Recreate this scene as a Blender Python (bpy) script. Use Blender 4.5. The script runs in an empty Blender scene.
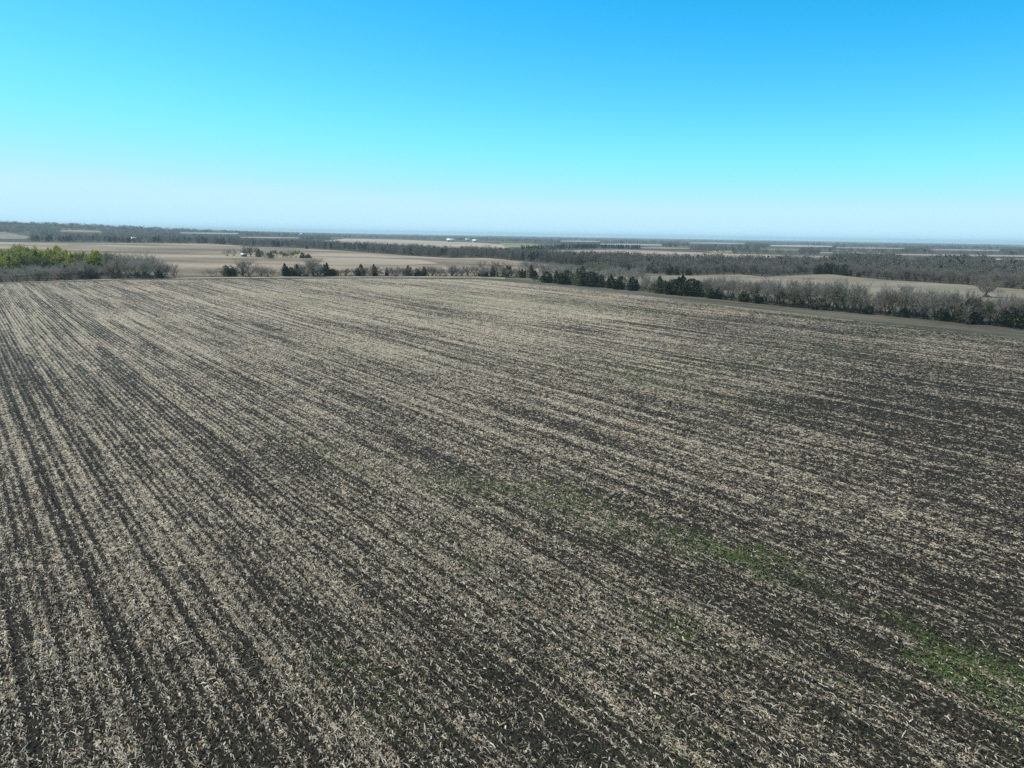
import bpy, math, random
import numpy as np

R = math.radians
rng = np.random.default_rng(7)
random.seed(7)
scene = bpy.context.scene
COL = scene.collection

# ------------------------------------------------------------------ camera
W, HH, F = 1024, 768, 725.0
CAM_Z = 27.0
PITCH, ROLL = R(11.61), R(0.945)
fwd = np.array([0, math.cos(PITCH), -math.sin(PITCH)])
up0 = np.array([0, math.sin(PITCH), math.cos(PITCH)])
right0 = np.array([1.0, 0, 0])
rgt = right0 * math.cos(ROLL) + up0 * math.sin(ROLL)
upv = -right0 * math.sin(ROLL) + up0 * math.cos(ROLL)
cam_pos = np.array([0, 0, CAM_Z])

from mathutils import Matrix
cd = bpy.data.cameras.new('camera')
cam = bpy.data.objects.new('camera', cd)
COL.objects.link(cam)
cd.sensor_fit = 'HORIZONTAL'
cd.sensor_width = 36.0
cd.lens = F / W * 36.0
cd.clip_start = 0.5
cd.clip_end = 60000
m = Matrix.Identity(4)
for i in range(3):
    m[i][0], m[i][1], m[i][2], m[i][3] = rgt[i], upv[i], -fwd[i], cam_pos[i]
cam.matrix_world = m
scene.camera = cam


def smooth(a, b, x):
    t = np.clip((x - a) / (b - a), 0, 1)
    return t * t * (3 - 2 * t)


def hill(x, y):
    """height of the terrain: level plain, a long low rise far off on one side"""
    x = np.asarray(x, float); y = np.asarray(y, float)
    d = np.hypot(x, y)
    az = np.degrees(np.arctan2(x, y))
    side = smooth(-9, -40, az)
    rise = smooth(2300, 4600, d)
    return 54.0 * side * rise


def project(x, y, z=0.0):
    dx, dy, dz = x - cam_pos[0], y - cam_pos[1], z - cam_pos[2]
    a = dx * rgt[0] + dy * rgt[1] + dz * rgt[2]
    b = dx * upv[0] + dy * upv[1] + dz * upv[2]
    c = dx * fwd[0] + dy * fwd[1] + dz * fwd[2]
    c = np.where(c > 0.1, c, 0.1)
    return W / 2 + F * a / c, HH / 2 - F * b / c


_ts = np.geomspace(20, 19500, 1500)


def at(px, py):
    """where the line of sight through a pixel of the photograph meets the terrain"""
    d = fwd + rgt * (px - W / 2) / F + upv * (HH / 2 - py) / F
    hl = math.hypot(d[0], d[1])
    x, y = d[0] / hl * _ts, d[1] / hl * _ts
    z = cam_pos[2] + d[2] / hl * _ts
    below = np.nonzero(z <= hill(x, y))[0]
    if len(below) == 0:
        return None
    i = below[0]
    if i == 0:
        return float(x[0]), float(y[0])
    g0 = z[i - 1] - hill(x[i - 1], y[i - 1]); g1 = z[i] - hill(x[i], y[i])
    t = float(g0 / (g0 - g1))
    return float(x[i - 1] + (x[i] - x[i - 1]) * t), float(y[i - 1] + (y[i] - y[i - 1]) * t)


def interp(pts, x):
    return float(np.interp(x, [p[0] for p in pts], [p[1] for p in pts]))


def inside(px, py, poly):
    px = np.asarray(px); py = np.asarray(py)
    r = np.zeros(px.shape, bool)
    n = len(poly)
    for i in range(n):
        x0, y0 = poly[i]; x1, y1 = poly[(i + 1) % n]
        if y0 == y1:
            continue
        c = (y0 > py) != (y1 > py)
        r ^= c & (px < (x1 - x0) * (py - y0) / (y1 - y0) + x0)
    return r


# ------------------------------------------------------------------ value noise
_tab = np.random.default_rng(3).random((8, 256, 256))


def vnoise(x, y, s=0):
    x = np.asarray(x, float); y = np.asarray(y, float)
    xi = np.floor(x).astype(int); yi = np.floor(y).astype(int)
    fx = x - xi; fy = y - yi
    fx = fx * fx * (3 - 2 * fx); fy = fy * fy * (3 - 2 * fy)
    t = _tab[s % 8]
    a = t[xi % 256, yi % 256]; b = t[(xi + 1) % 256, yi % 256]
    c = t[xi % 256, (yi + 1) % 256]; d = t[(xi + 1) % 256, (yi + 1) % 256]
    return (a * (1 - fx) + b * fx) * (1 - fy) + (c * (1 - fx) + d * fx) * fy


# ------------------------------------------------------------------ objects
def tag(o, label=None, cat=None, group=None, kind=None):
    if label: o['label'] = label
    if cat: o['category'] = cat
    if group: o['group'] = group
    if kind: o['kind'] = kind
    return o


def mesh_from(name, verts, faces, mats=(), mat_idx=None):
    """verts (n,3); faces (m,k) with one k, or a list of such arrays"""
    me = bpy.data.meshes.new(name)
    verts = np.asarray(verts, np.float32)
    fl = faces if isinstance(faces, list) else [faces]
    fl = [np.asarray(f, np.int32) for f in fl if len(f)]
    loops = np.concatenate([f.ravel() for f in fl])
    tot = np.concatenate([np.full(len(f), f.shape[1], np.int32) for f in fl])
    start = np.concatenate([[0], np.cumsum(tot)[:-1]]).astype(np.int32)
    me.vertices.add(len(verts)); me.vertices.foreach_set('co', verts.ravel())
    me.loops.add(len(loops)); me.loops.foreach_set('vertex_index', loops)
    me.polygons.add(len(tot)); me.polygons.foreach_set('loop_start', start)
    for mt in mats:
        me.materials.append(mt)
    if mat_idx is not None:
        me.polygons.foreach_set('material_index', np.asarray(mat_idx, np.int32))
    me.update(calc_edges=True)
    me.validate()
    return me


def link(name, me, parent=None):
    o = bpy.data.objects.new(name, me)
    COL.objects.link(o)
    if parent is not None:
        o.parent = parent
    return o


# ------------------------------------------------------------------ materials
class NT:
    def __init__(self, name):
        self.m = bpy.data.materials.new(name)
        self.m.use_nodes = True
        self.t = self.m.node_tree
        self.b = self.t.nodes['Principled BSDF']

    def n(self, typ, **kw):
        nd = self.t.nodes.new(typ)
        for k, v in kw.items():
            setattr(nd, k, v)
        return nd

    def l(self, a, b):
        self.t.links.new(a, b)

    def val(self, v, sock):
        if isinstance(v, (int, float)): sock.default_value = v
        elif isinstance(v, tuple): sock.default_value = (*v, 1.0) if len(v) == 3 and len(sock.default_value) == 4 else v
        else: self.l(v, sock)

    def math(self, op, a, b=None, c=None, clamp=False):
        nd = self.n('ShaderNodeMath', operation=op, use_clamp=clamp)
        for i, v in enumerate((a, b, c)):
            if v is not None: self.val(v, nd.inputs[i])
        return nd.outputs[0]

    def mix(self, f, a, b):
        nd = self.n('ShaderNodeMix', data_type='RGBA')
        self.val(f, nd.inputs[0]); self.val(a, nd.inputs[6]); self.val(b, nd.inputs[7])
        return nd.outputs[2]

    def rng(self, v, a, b, c=0.0, d=1.0):
        nd = self.n('ShaderNodeMapRange')
        self.val(v, nd.inputs[0])
        for i, q in enumerate((a, b, c, d)):
            self.val(q, nd.inputs[1 + i])
        return nd.outputs[0]

    def pos(self, scale=(1, 1, 1), rotz=0.0, loc=(0, 0, 0)):
        g = self.n('ShaderNodeNewGeometry')
        mp = self.n('ShaderNodeMapping', vector_type='TEXTURE')
        mp.inputs['Rotation'].default_value = (0, 0, rotz)
        self.l(g.outputs['Position'], mp.inputs[0])
        vm = self.n('ShaderNodeVectorMath', operation='MULTIPLY')
        self.l(mp.outputs[0], vm.inputs[0]); vm.inputs[1].default_value = scale
        va = self.n('ShaderNodeVectorMath', operation='ADD')
        self.l(vm.outputs[0], va.inputs[0]); va.inputs[1].default_value = loc
        return va.outputs[0]

    def noise(self, vec, scale=1.0, detail=2.0, rough=0.5, dist=0.0):
        nd = self.n('ShaderNodeTexNoise')
        self.l(vec, nd.inputs['Vector'])
        nd.inputs['Scale'].default_value = scale
        nd.inputs['Detail'].default_value = detail
        nd.inputs['Roughness'].default_value = rough
        nd.inputs['Distortion'].default_value = dist
        return nd.outputs[0]

    def attr(self, name):
        nd = self.n('ShaderNodeAttribute', attribute_name=name)
        return nd.outputs['Fac']

    def island(self):
        return self.n('ShaderNodeNewGeometry').outputs['Random Per Island']

    def objrand(self):
        return self.n('ShaderNodeObjectInfo').outputs['Random']

    def ramp(self, v, stops):
        nd = self.n('ShaderNodeValToRGB')
        el = nd.color_ramp.elements
        while len(el) < len(stops): el.new(0.5)
        for e, (p, c) in zip(el, stops):
            e.position = p; e.color = (*c, 1)
        self.val(v, nd.inputs[0])
        return nd.outputs[0]

    def done(self, col, rough=0.9, spec=0.2, bump=None, strength=0.5, distance=0.05):
        self.val(col, self.b.inputs['Base Color'])
        self.b.inputs['Roughness'].default_value = rough
        self.b.inputs['Specular IOR Level'].default_value = spec
        if bump is not None:
            nd = self.n('ShaderNodeBump')
            nd.inputs['Strength'].default_value = strength
            nd.inputs['Distance'].default_value = distance
            self.l(bump, nd.inputs['Height'])
            self.l(nd.outputs[0], self.b.inputs['Normal'])
        return self.m


ROW_AZ = R(-37.6)                      # the way the crop rows run
RV = np.array([math.sin(ROW_AZ), math.cos(ROW_AZ)])     # along the rows
RU = np.array([math.cos(ROW_AZ), -math.sin(ROW_AZ)])    # across them
ROT = -ROW_AZ                          # mapping angle: x across, y along


def m_field():
    t = NT('tilled_soil_with_residue')
    D = t.attr('residue'); G = t.attr('weed')
    n1 = t.noise(t.pos((1, 0.6, 1), ROT), 4.2, 3.0, 0.62)
    n2 = t.noise(t.pos((1, 0.7, 1), ROT, (31, 7, 0)), 12.0, 2.0, 0.6)
    n0 = t.noise(t.pos((1, 0.6, 1), ROT, (3, 17, 0)), 0.55, 3.0, 0.6)
    nm = t.noise(t.pos((1, 0.75, 1), ROT, (13, 27, 0)), 1.6, 2.0, 0.6)
    fleck = t.math('ADD', t.math('ADD', t.math('MULTIPLY', n1, 0.42), t.math('MULTIPLY', n2, 0.24)), t.math('ADD', t.math('MULTIPLY', n0, 0.22), t.math('MULTIPLY', nm, 0.42)))
    fleck = t.math('SUBTRACT', fleck, 0.15)
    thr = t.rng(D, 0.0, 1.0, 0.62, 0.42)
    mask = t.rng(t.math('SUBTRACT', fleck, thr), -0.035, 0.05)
    tone = t.noise(t.pos((1, 1, 1), ROT, (9, 3, 0)), 5.5, 2.0, 0.6)
    straw = t.ramp(tone, [(0.32, (0.17, 0.135, 0.095)), (0.47, (0.345, 0.288, 0.22)), (0.6, (0.54, 0.475, 0.38)), (0.75, (0.38, 0.28, 0.18))])
    patch = t.noise(t.pos((1, 0.4, 1), ROT), 0.05, 3.0, 0.55)
    soil = t.mix(patch, (0.0125, 0.0115, 0.0100), (0.024, 0.0205, 0.017))
    col = t.mix(mask, soil, straw)
    gm = t.math('MULTIPLY', G, t.rng(t.noise(t.pos((1, 0.5, 1), ROT, (4, 5, 6)), 2.4, 3.0, 0.65), 0.36, 0.58))
    col = t.mix(gm, col, (0.07, 0.115, 0.028))
    h = t.math('ADD', t.math('MULTIPLY', mask, 0.5), n1)
    return t.done(col, 0.85, 0.15, h, 0.9, 0.10)


def m_ground(name, a, b, c=None, rot=0.0, sx=0.02, sy=0.003, fine=None):
    """a field or grass seen from afar: streaks that run one way, patches, a finer grain"""
    t = NT(name)
    n1 = t.noise(t.pos((sx, sy, 1), rot), 1.0, 4.0, 0.6)
    n2 = t.noise(t.pos((1, 1, 1), rot, (77, 5, 0)), 0.006, 3.0, 0.55)
    n3 = t.noise(t.pos((1, 0.35, 1), rot), 0.5, 3.0, 0.65)
    f = t.math('ADD', t.math('MULTIPLY', n1, 0.55), t.math('ADD', t.math('MULTIPLY', n2, 0.25), t.math('MULTIPLY', n3, 0.2)))
    col = t.mix(t.rng(f, 0.43, 0.57), a, b)
    if c is not None:
        col = t.mix(t.rng(t.noise(t.pos((1, 1, 1), rot, (11, 50, 0)), 0.011, 3.0, 0.6), 0.55, 0.66), col, c)
    return t.done(col, 0.95, 0.1)


def m_terrain():
    t = NT('countryside')
    n1 = t.noise(t.pos((1, 0.5, 1), 0.3), 0.0016, 4.0, 0.55)
    n2 = t.noise(t.pos((1, 1, 1)), 0.02, 4.0, 0.6)
    n3 = t.noise(t.pos((1, 1, 1)), 0.9, 3.0, 0.6)
    grass = t.mix(n2, (0.105, 0.095, 0.065), (0.19, 0.165, 0.12))
    grass = t.mix(t.math('MULTIPLY', n3, 0.5), grass, (0.08, 0.085, 0.045))
    wood = t.mix(n2, (0.055, 0.052, 0.045), (0.085, 0.078, 0.068))
    col = t.mix(t.rng(n1, 0.55, 0.6), wood, grass)
    near = t.math('SUBTRACT', 1.0, t.rng(t.math('POWER', t.math('ADD', 0, t.dist()), 1.0), 900.0, 1800.0))
    col = t.mix(near, col, grass)
    return t.done(col, 0.95, 0.1)


def _dist(self):
    g = self.n('ShaderNodeNewGeometry')
    v = self.n('ShaderNodeVectorMath', operation='LENGTH')
    self.l(g.outputs['Position'], v.inputs[0])
    return v.outputs['Value']


NT.dist = _dist


def m_simple(name, stops, rough=0.85, spec=0.15, per='island', trans=0.0):
    t = NT(name)
    r = t.island() if per == 'island' else t.objrand()
    col = t.ramp(r, stops)
    if per == 'both':
        pass
    t.done(col, rough, spec)
    if trans > 0:
        tr = t.n('ShaderNodeBsdfTranslucent'); t.l(col, tr.inputs[0])
        mx = t.n('ShaderNodeMixShader'); mx.inputs[0].default_value = trans
        t.l(t.b.outputs[0], mx.inputs[1]); t.l(tr.outputs[0], mx.inputs[2])
        out = t.t.nodes['Material Output']
        t.l(mx.outputs[0], out.inputs['Surface'])
    return t.m


M = {}
M['field'] = m_field()
M['terrain'] = m_terrain()
M['straw'] = m_simple('dry_straw', [(0.0, (0.11, 0.085, 0.06)), (0.25, (0.25, 0.20, 0.145)), (0.55, (0.43, 0.36, 0.282)), (0.86, (0.76, 0.685, 0.575)), (1.0, (0.46, 0.33, 0.20))], 0.65, 0.2, trans=0.2)
M['clod'] = m_simple('soil_clod', [(0.0, (0.010, 0.0095, 0.0085)), (0.7, (0.021, 0.019, 0.016)), (1.0, (0.055, 0.048, 0.039))], 0.9, 0.15)
M['weed'] = m_simple('weed_leaf', [(0.0, (0.045, 0.075, 0.02)), (0.6, (0.085, 0.125, 0.03)), (1.0, (0.16, 0.185, 0.065))], 0.7, 0.3, trans=0.25)
M['bark'] = m_simple('bark', [(0.0, (0.045, 0.038, 0.031)), (1.0, (0.095, 0.08, 0.066))], per='obj')
M['twig'] = m_simple('bare_twigs', [(0.0, (0.18, 0.148, 0.120)), (0.5, (0.28, 0.238, 0.195)), (1.0, (0.40, 0.345, 0.285))], 0.8, 0.2, trans=0.35)
M['pale_twig'] = m_simple('pale_twigs', [(0.0, (0.28, 0.24, 0.20)), (0.5, (0.38, 0.335, 0.285)), (1.0, (0.50, 0.45, 0.385))], 0.8, 0.2, trans=0.35)
M['cedar'] = m_simple('cedar_foliage', [(0.0, (0.018, 0.023, 0.011)), (0.5, (0.038, 0.046, 0.019)), (0.85, (0.075, 0.082, 0.032)), (1.0, (0.14, 0.12, 0.06))], 0.7, 0.2, trans=0.1)
M['bud'] = m_simple('spring_leaves', [(0.0, (0.19, 0.20, 0.03)), (0.5, (0.34, 0.335, 0.05)), (1.0, (0.50, 0.47, 0.12))], 0.7, 0.2, trans=0.3)
M['green'] = m_simple('dull_green_leaves', [(0.0, (0.08, 0.095, 0.025)), (0.5, (0.15, 0.165, 0.04)), (1.0, (0.24, 0.24, 0.08))], 0.7, 0.2, trans=0.25)
M['olive'] = m_simple('olive_leaves', [(0.0, (0.05, 0.065, 0.03)), (0.5, (0.09, 0.105, 0.045)), (1.0, (0.15, 0.15, 0.08))], 0.7, 0.2, trans=0.2)
M['brush'] = m_simple('dark_brush', [(0.0, (0.045, 0.038, 0.03)), (0.6, (0.075, 0.065, 0.05)), (1.0, (0.13, 0.115, 0.085))], 0.85, 0.15)
M['drygrass'] = m_simple('dry_grass_blades', [(0.0, (0.22, 0.19, 0.13)), (1.0, (0.36, 0.32, 0.23))], 0.85, 0.15)
M['white_wall'] = m_simple('white_metal_wall', [(0.0, (0.42, 0.41, 0.38)), (1.0, (0.55, 0.54, 0.51))], 0.5, 0.3, per='obj')
M['white_roof'] = m_simple('white_metal_roof', [(0.0, (0.55, 0.54, 0.52)), (1.0, (0.78, 0.78, 0.77))], 0.35, 0.5, per='obj')
M['dark_door'] = m_simple('dark_door', [(0.0, (0.09, 0.09, 0.10)), (1.0, (0.12, 0.12, 0.13))], 0.6, 0.3, per='obj')

# ------------------------------------------------------------------ terrain sheet
def build_terrain():
    ds = np.concatenate([[0.0], np.geomspace(15, 20000, 90)])
    azs = np.radians(np.linspace(-180, 180, 241)[:-1])
    na = len(azs)
    V = [(0, 0, 0)]
    D, A = np.meshgrid(ds[1:], azs, indexing='ij')
    X, Y = D * np.sin(A), D * np.cos(A)
    Z = hill(X, Y)
    verts = np.concatenate([[[0, 0, 0]], np.stack([X, Y, Z], -1).reshape(-1, 3)])
    tri = np.array([(0, 1 + (j + 1) % na, 1 + j) for j in range(na)])
    q = []
    i, j = np.meshgrid(np.arange(len(ds) - 2), np.arange(na), indexing='ij')
    a = 1 + i * na + j; b = 1 + i * na + (j + 1) % na
    c = 1 + (i + 1) * na + (j + 1) % na; d = 1 + (i + 1) * na + j
    q = np.stack([a, b, c, d], -1).reshape(-1, 4)
    verts[:, 2] -= 0.12
    me = mesh_from('terrain', verts, [tri, q], [M['terrain']])
    me.polygons.foreach_set('use_smooth', np.ones(len(me.polygons), bool))
    o = link('terrain', me)
    tag(o, 'wide level countryside of pale pasture and bare woodland reaching the horizon', 'terrain', kind='structure')


build_terrain()

# ------------------------------------------------------------------ the tilled field
FIELD_PX = [(-260, 289.5), (0, 283.6), (60, 281.8), (130, 279.8), (256, 278.8), (370, 278.3), (480, 279.4), (500, 281),
            (560, 287), (640, 295.5), (760, 309.5), (860, 321), (1024, 339), (1300, 371), (1700, 430), (2600, 900), (2600, 3000), (-1600, 3000), (-1600, 320)]


def field_residue(x, y):
    """share of the soil that corn residue covers, 0..1: row by row, swath by swath, in patches, plus a broad painted light gradient"""
    u = x * RU[0] + y * RU[1]; v = x * RV[0] + y * RV[1]
    u = u + 0.9 * np.sin(v / 110.0)
    row = vnoise(np.floor(u / 0.76), v / 26.0, 0)
    pair = vnoise(u / 2.1, v / 70.0, 1)
    swath = vnoise(u / 7.5 + 20, v / 190.0, 2)
    patch = vnoise(x / 28.0 + 9, y / 28.0, 3)
    clump = vnoise(u / 0.9, v / 4.0, 4)
    fine = vnoise(u / 0.5, v / 0.9, 5)
    d = 0.42 + 0.50 * (row - .5) + 0.24 * (pair - .5) + 0.26 * (swath - .5) + 0.20 * (patch - .5) + 0.20 * (clump - .5) + 0.24 * (fine - .5)
    ph = np.cos(2 * np.pi * u / 0.76)
    d = d + (0.15 + 0.22 * vnoise(x / 17.0 + 5, y / 17.0, 1)) * ph
    # wheel tracks: pressed, bare, every few swaths
    tr = np.abs(((u + 2.0) % 18.3) - 9.0)
    d = d - 0.13 * np.exp(-((tr - 1.1) / 0.33) ** 2)
    # single rows left standing pale
    lr = vnoise(np.floor(u / 0.76) * 1.0 + 100, v / 120.0, 6)
    d = d + 0.35 * np.clip((lr - 0.80) / 0.12, 0, 1)
    d = d + 0.10 * smooth(120, 330, np.hypot(x, y)) + 0.10 * smooth(60, -60, x - 0.15 * y) - 0.18 * smooth(0, 80, x) - 0.08 * smooth(75, 35, np.hypot(x, y))  # fall of light put into the cover: paler far and left, darker right and near
    return np.clip(d, 0.02, 0.98), u, v


SWALE = [((250, 425), 2.0, 0.15), ((330, 455), 3.0, 0.40), ((430, 478), 4.0, 0.36), ((540, 496), 4.0, 0.48), ((640, 524), 3.5, 0.30), ((750, 560), 2.6, 0.70), ((815, 592), 3.0, 0.62), ((880, 624), 3.0, 0.68), ((960, 662), 2.8, 0.74), ((1035, 700), 2.8, 0.78), ((1150, 760), 3.0, 0.5)]
WEED_PX = [((480, 560), 60, 0.26), ((370, 690), 70, 0.25), ((640, 730), 80, 0.25), ((460, 300), 60, 0.55), ((560, 305), 60, 0.5), ((700, 640), 60, 0.36), ((430, 296), 40, 0.55), ((300, 300), 50, 0.4), ((640, 380), 60, 0.3), ((880, 700), 60, 0.3)]


def weediness(x, y):
    """where green weeds grow: a damp swale winding through the field, and a few faint patches"""
    g = np.zeros(np.shape(x))
    for (px, py), rad, a in WEED_PX:
        cx, cy = at(px, py)
        ex, ey = at(px + rad, py)
        rr = math.hypot(ex - cx, ey - cy)
        du = (x - cx) * RU[0] + (y - cy) * RU[1]; dv = (x - cx) * RV[0] + (y - cy) * RV[1]
        g = np.maximum(g, a * np.exp(-((du / (rr * 0.6)) ** 2 + (dv / (rr * 1.5)) ** 2)))
    wob = (vnoise(x / 8.0, y / 8.0, 4) - .5) * 4.0
    for (p0, w0, a0), (p1, w1, a1) in zip(SWALE[:-1], SWALE[1:]):
        ax, ay = at(*p0); bx, by = at(*p1)
        lx, ly = bx - ax, by - ay; L2 = lx * lx + ly * ly
        t = np.clip(((x - ax) * lx + (y - ay) * ly) / L2, 0, 1)
        dd = np.hypot(x - ax - lx * t, y - ay - ly * t) + wob * 0.5
        g = np.maximum(g, (a0 + (a1 - a0) * t) * np.exp(-(dd / (w0 + (w1 - w0) * t)) ** 2))
    n = vnoise(x / 1.7, y / 1.7, 7) * 0.55 + vnoise(x / 6 + 3, y / 6, 6) * 0.45
    return np.clip(g * np.clip((n - 0.30) * 3.0, 0, 1.4) + 0.10 * np.clip((vnoise(x / 40, y / 40, 5) - .5) * 3, 0, 1), 0, 1)


def ridge(u, v):
    a = 0.05 + 0.04 * vnoise(np.floor(u / 0.76), v / 20.0, 3)
    return a * np.cos(2 * np.pi * u / 0.76) + 0.05 * (vnoise(u / 0.8, v / 1.7, 2) - .5)


def build_field():
    du, dv = 0.19, 1.9
    us = np.arange(-110, 270, du); vs = np.arange(-70, 470, dv)
    U, Vv = np.meshgrid(us, vs, indexing='ij')
    X = U * RU[0] + Vv * RV[0]; Y = U * RU[1] + Vv * RV[1]
    px, py = project(X, Y)
    ok = inside(px, py, FIELD_PX) & (Y > 3)
    d = np.hypot(X, Y); az = np.degrees(np.arctan2(X, Y))
    ok &= (np.abs(az) < np.where(d < 70, 60, 43)) & (d > 16)
    cell = ok[:-1, :-1] & ok[1:, :-1] & ok[1:, 1:] & ok[:-1, 1:]
    idx = -np.ones(U.shape, int)
    use = np.zeros(U.shape, bool)
    for a, b in ((0, 0), (1, 0), (1, 1), (0, 1)):
        use[a:U.shape[0] - 1 + a, b:U.shape[1] - 1 + b] |= cell
    idx[use] = np.arange(use.sum())
    x, y = X[use], Y[use]
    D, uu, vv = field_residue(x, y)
    z = ridge(uu, vv)
    fi = np.stack([idx[:-1, :-1][cell], idx[1:, :-1][cell], idx[1:, 1:][cell], idx[:-1, 1:][cell]], -1)
    me = mesh_from('crop_field', np.stack([x, y, z], -1), fi, [M['field']])
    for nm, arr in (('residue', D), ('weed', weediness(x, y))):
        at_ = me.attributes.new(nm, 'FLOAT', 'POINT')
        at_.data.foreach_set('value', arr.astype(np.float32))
    me.polygons.foreach_set('use_smooth', np.ones(len(me.polygons), bool))
    o = link('crop_field', me)
    tag(o, 'large tilled field of dark soil and pale corn stubble in long slanting rows', 'field', kind='structure')


build_field()


def sample_field(n_want, dfun, dmin, dmax):
    """random points of the field, thinning out with distance"""
    # distance pdf ~ rho(d)*d
    dd = np.linspace(dmin, dmax, 600)
    w = dfun(dd) * dd
    cdf = np.cumsum(w); cdf /= cdf[-1]
    d = np.interp(rng.random(n_want), cdf, dd)
    az = np.radians(rng.uniform(-44, 44, n_want))
    x, y = d * np.sin(az), d * np.cos(az)
    px, py = project(x, y)
    ok = inside(px, py, FIELD_PX)
    return x[ok], y[ok], d[ok]


def strips(x, y, z, length, width, heading, arch, roll, lift):
    """bent leaf strips, two quads each"""
    n = len(x)
    hx, hy = np.cos(heading), np.sin(heading)
    sx, sy = -hy * np.cos(roll), hx * np.cos(roll); sz = np.sin(roll)
    V = np.empty((n, 6, 3), np.float32)
    for k, t in enumerate((-0.5, 0.0, 0.5)):
        bx = x + hx * length * t; by = y + hy * length * t
        bz = z + lift + arch * (1 - abs(t) * 2) + (t + .5) * lift * 1.5
        wd = width * (1.0 if k == 1 else 0.55)
        for s, j in ((-0.5, 0), (0.5, 1)):
            V[:, k * 2 + j, 0] = bx + sx * wd * s
            V[:, k * 2 + j, 1] = by + sy * wd * s
            V[:, k * 2 + j, 2] = bz + sz * wd * s + np.abs(sz) * wd * 0.5
    b = (np.arange(n) * 6)[:, None]
    F1 = b + np.array([0, 1, 3, 2]); F2 = b + np.array([2, 3, 5, 4])
    return V.reshape(-1, 3), np.concatenate([F1, F2])


def build_residue():
    x, y, d = sample_field(1200000, lambda q: np.minimum(1.0, (48.0 / q) ** 1.9), 22, 230)
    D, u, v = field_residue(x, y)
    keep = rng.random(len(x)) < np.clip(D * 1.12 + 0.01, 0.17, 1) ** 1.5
    x, y, d, u, v = x[keep], y[keep], d[keep], u[keep], v[keep]
    n = len(x)
    z = ridge(u, v)
    ln = np.clip(rng.lognormal(-2.02, 0.64, n), 0.045, 0.75)
    grow = 1 + np.clip((d - 60) / 200, 0, .6)
    wd = np.clip(rng.lognormal(-3.45, 0.52, n), 0.010, 0.11) * grow
    hd = np.where(rng.random(n) < 0.66, rng.normal(math.pi / 2 - ROW_AZ, 0.42, n), rng.uniform(0, math.pi * 2, n))
    V1, F1 = strips(x, y, z, ln, wd, hd, rng.uniform(0.0, 0.055, n) * ln / 0.3, rng.uniform(-.6, .6, n), rng.uniform(0.005, 0.06, n))
    me = mesh_from('crop_residue', V1, F1, [M['straw']])
    tag(link('crop_residue', me), 'pale dry corn leaves and stalks littering the dark soil of the field', 'crop residue', kind='stuff')
    # lumps of tilled soil
    x, y, d = sample_field(380000, lambda q: np.minimum(1.0, (44.0 / q) ** 2.0), 22, 160)
    D, u, v = field_residue(x, y)
    n = len(x)
    z = ridge(u, v)
    r = rng.lognormal(-2.75, 0.45, n).clip(0.03, 0.17)
    base = np.array([(1, 0, -.25), (-.5, .87, -.25), (-.5, -.87, -.25), (.15, .1, .75), (.5, .87, .2), (-.9, .05, .3)])
    ang = rng.uniform(0, 6.28, n); ca, sa = np.cos(ang)[:, None], np.sin(ang)[:, None]
    bb = base[None] * rng.uniform(.6, 1.3, (n, 6, 3)) * r[:, None, None]
    V1 = np.stack([bb[..., 0] * ca - bb[..., 1] * sa + x[:, None], bb[..., 0] * sa + bb[..., 1] * ca + y[:, None], bb[..., 2] + z[:, None]], -1).reshape(-1, 3)
    F1 = ((np.arange(n) * 6)[:, None, None] + np.array([(0, 4, 3), (4, 1, 3), (1, 5, 3), (5, 2, 3), (2, 0, 3), (0, 1, 4), (1, 2, 5)])[None]).reshape(-1, 3)
    me = mesh_from('soil_clods', V1, F1, [M['clod']])
    tag(link('soil_clods', me), 'dark crumbly clods of tilled soil between the pale corn residue', 'soil clods', kind='stuff')
    # green seedlings
    x, y, d = sample_field(420000, lambda q: np.minimum(1.0, (60.0 / q) ** 1.6), 22, 230)
    g = weediness(x, y)
    keep = rng.random(len(x)) < np.clip(g - 0.10, 0, 1) * 1.0
    x, y, d = x[keep], y[keep], d[keep]
    n = len(x)
    D, u, v = field_residue(x, y)
    V1, F1 = strips(x, y, ridge(u, v), rng.uniform(.10, .30, n), rng.uniform(.04, .10, n), rng.uniform(0, 6.28, n), rng.uniform(.02, .07, n), rng.uniform(-.8, .8, n), rng.uniform(.01, .07, n))
    me = mesh_from('weed_seedlings', V1, F1, [M['weed']])
    tag(link('weed_seedlings', me), 'small green weeds sprouting in patches between the stubble rows', 'weeds', kind='stuff')
    print('residue', len(F1))


build_residue()


# ------------------------------------------------------------------ sheets beside and beyond the field
def sheet(name, px_poly, mat, label, cat='field', z=0.04):
    pts = []
    n = len(px_poly)
    for i in range(n):
        a, b = px_poly[i], px_poly[(i + 1) % n]
        k = max(1, int(abs(b[0] - a[0]) / 40))
        for j in range(k):
            q = (a[0] + (b[0] - a[0]) * j / k, a[1] + (b[1] - a[1]) * j / k)
            w = at(*q)
            if w is not None: pts.append(w)
    import bmesh
    bm = bmesh.new()
    vs = [bm.verts.new((p[0], p[1], float(hill(p[0], p[1])) + z)) for p in pts]
    f = bm.faces.new(vs)
    if f.normal.z < 0: f.normal_flip()
    bmesh.ops.triangulate(bm, faces=bm.faces[:])
    bm.normal_update()
    if sum(g.normal.z for g in bm.faces) < 0:
        bmesh.ops.reverse_faces(bm, faces=bm.faces[:])
    me = bpy.data.meshes.new(name); bm.to_mesh(me); bm.free()
    me.materials.append(mat)
    return tag(link(name, me), label, cat, kind='structure')


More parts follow.
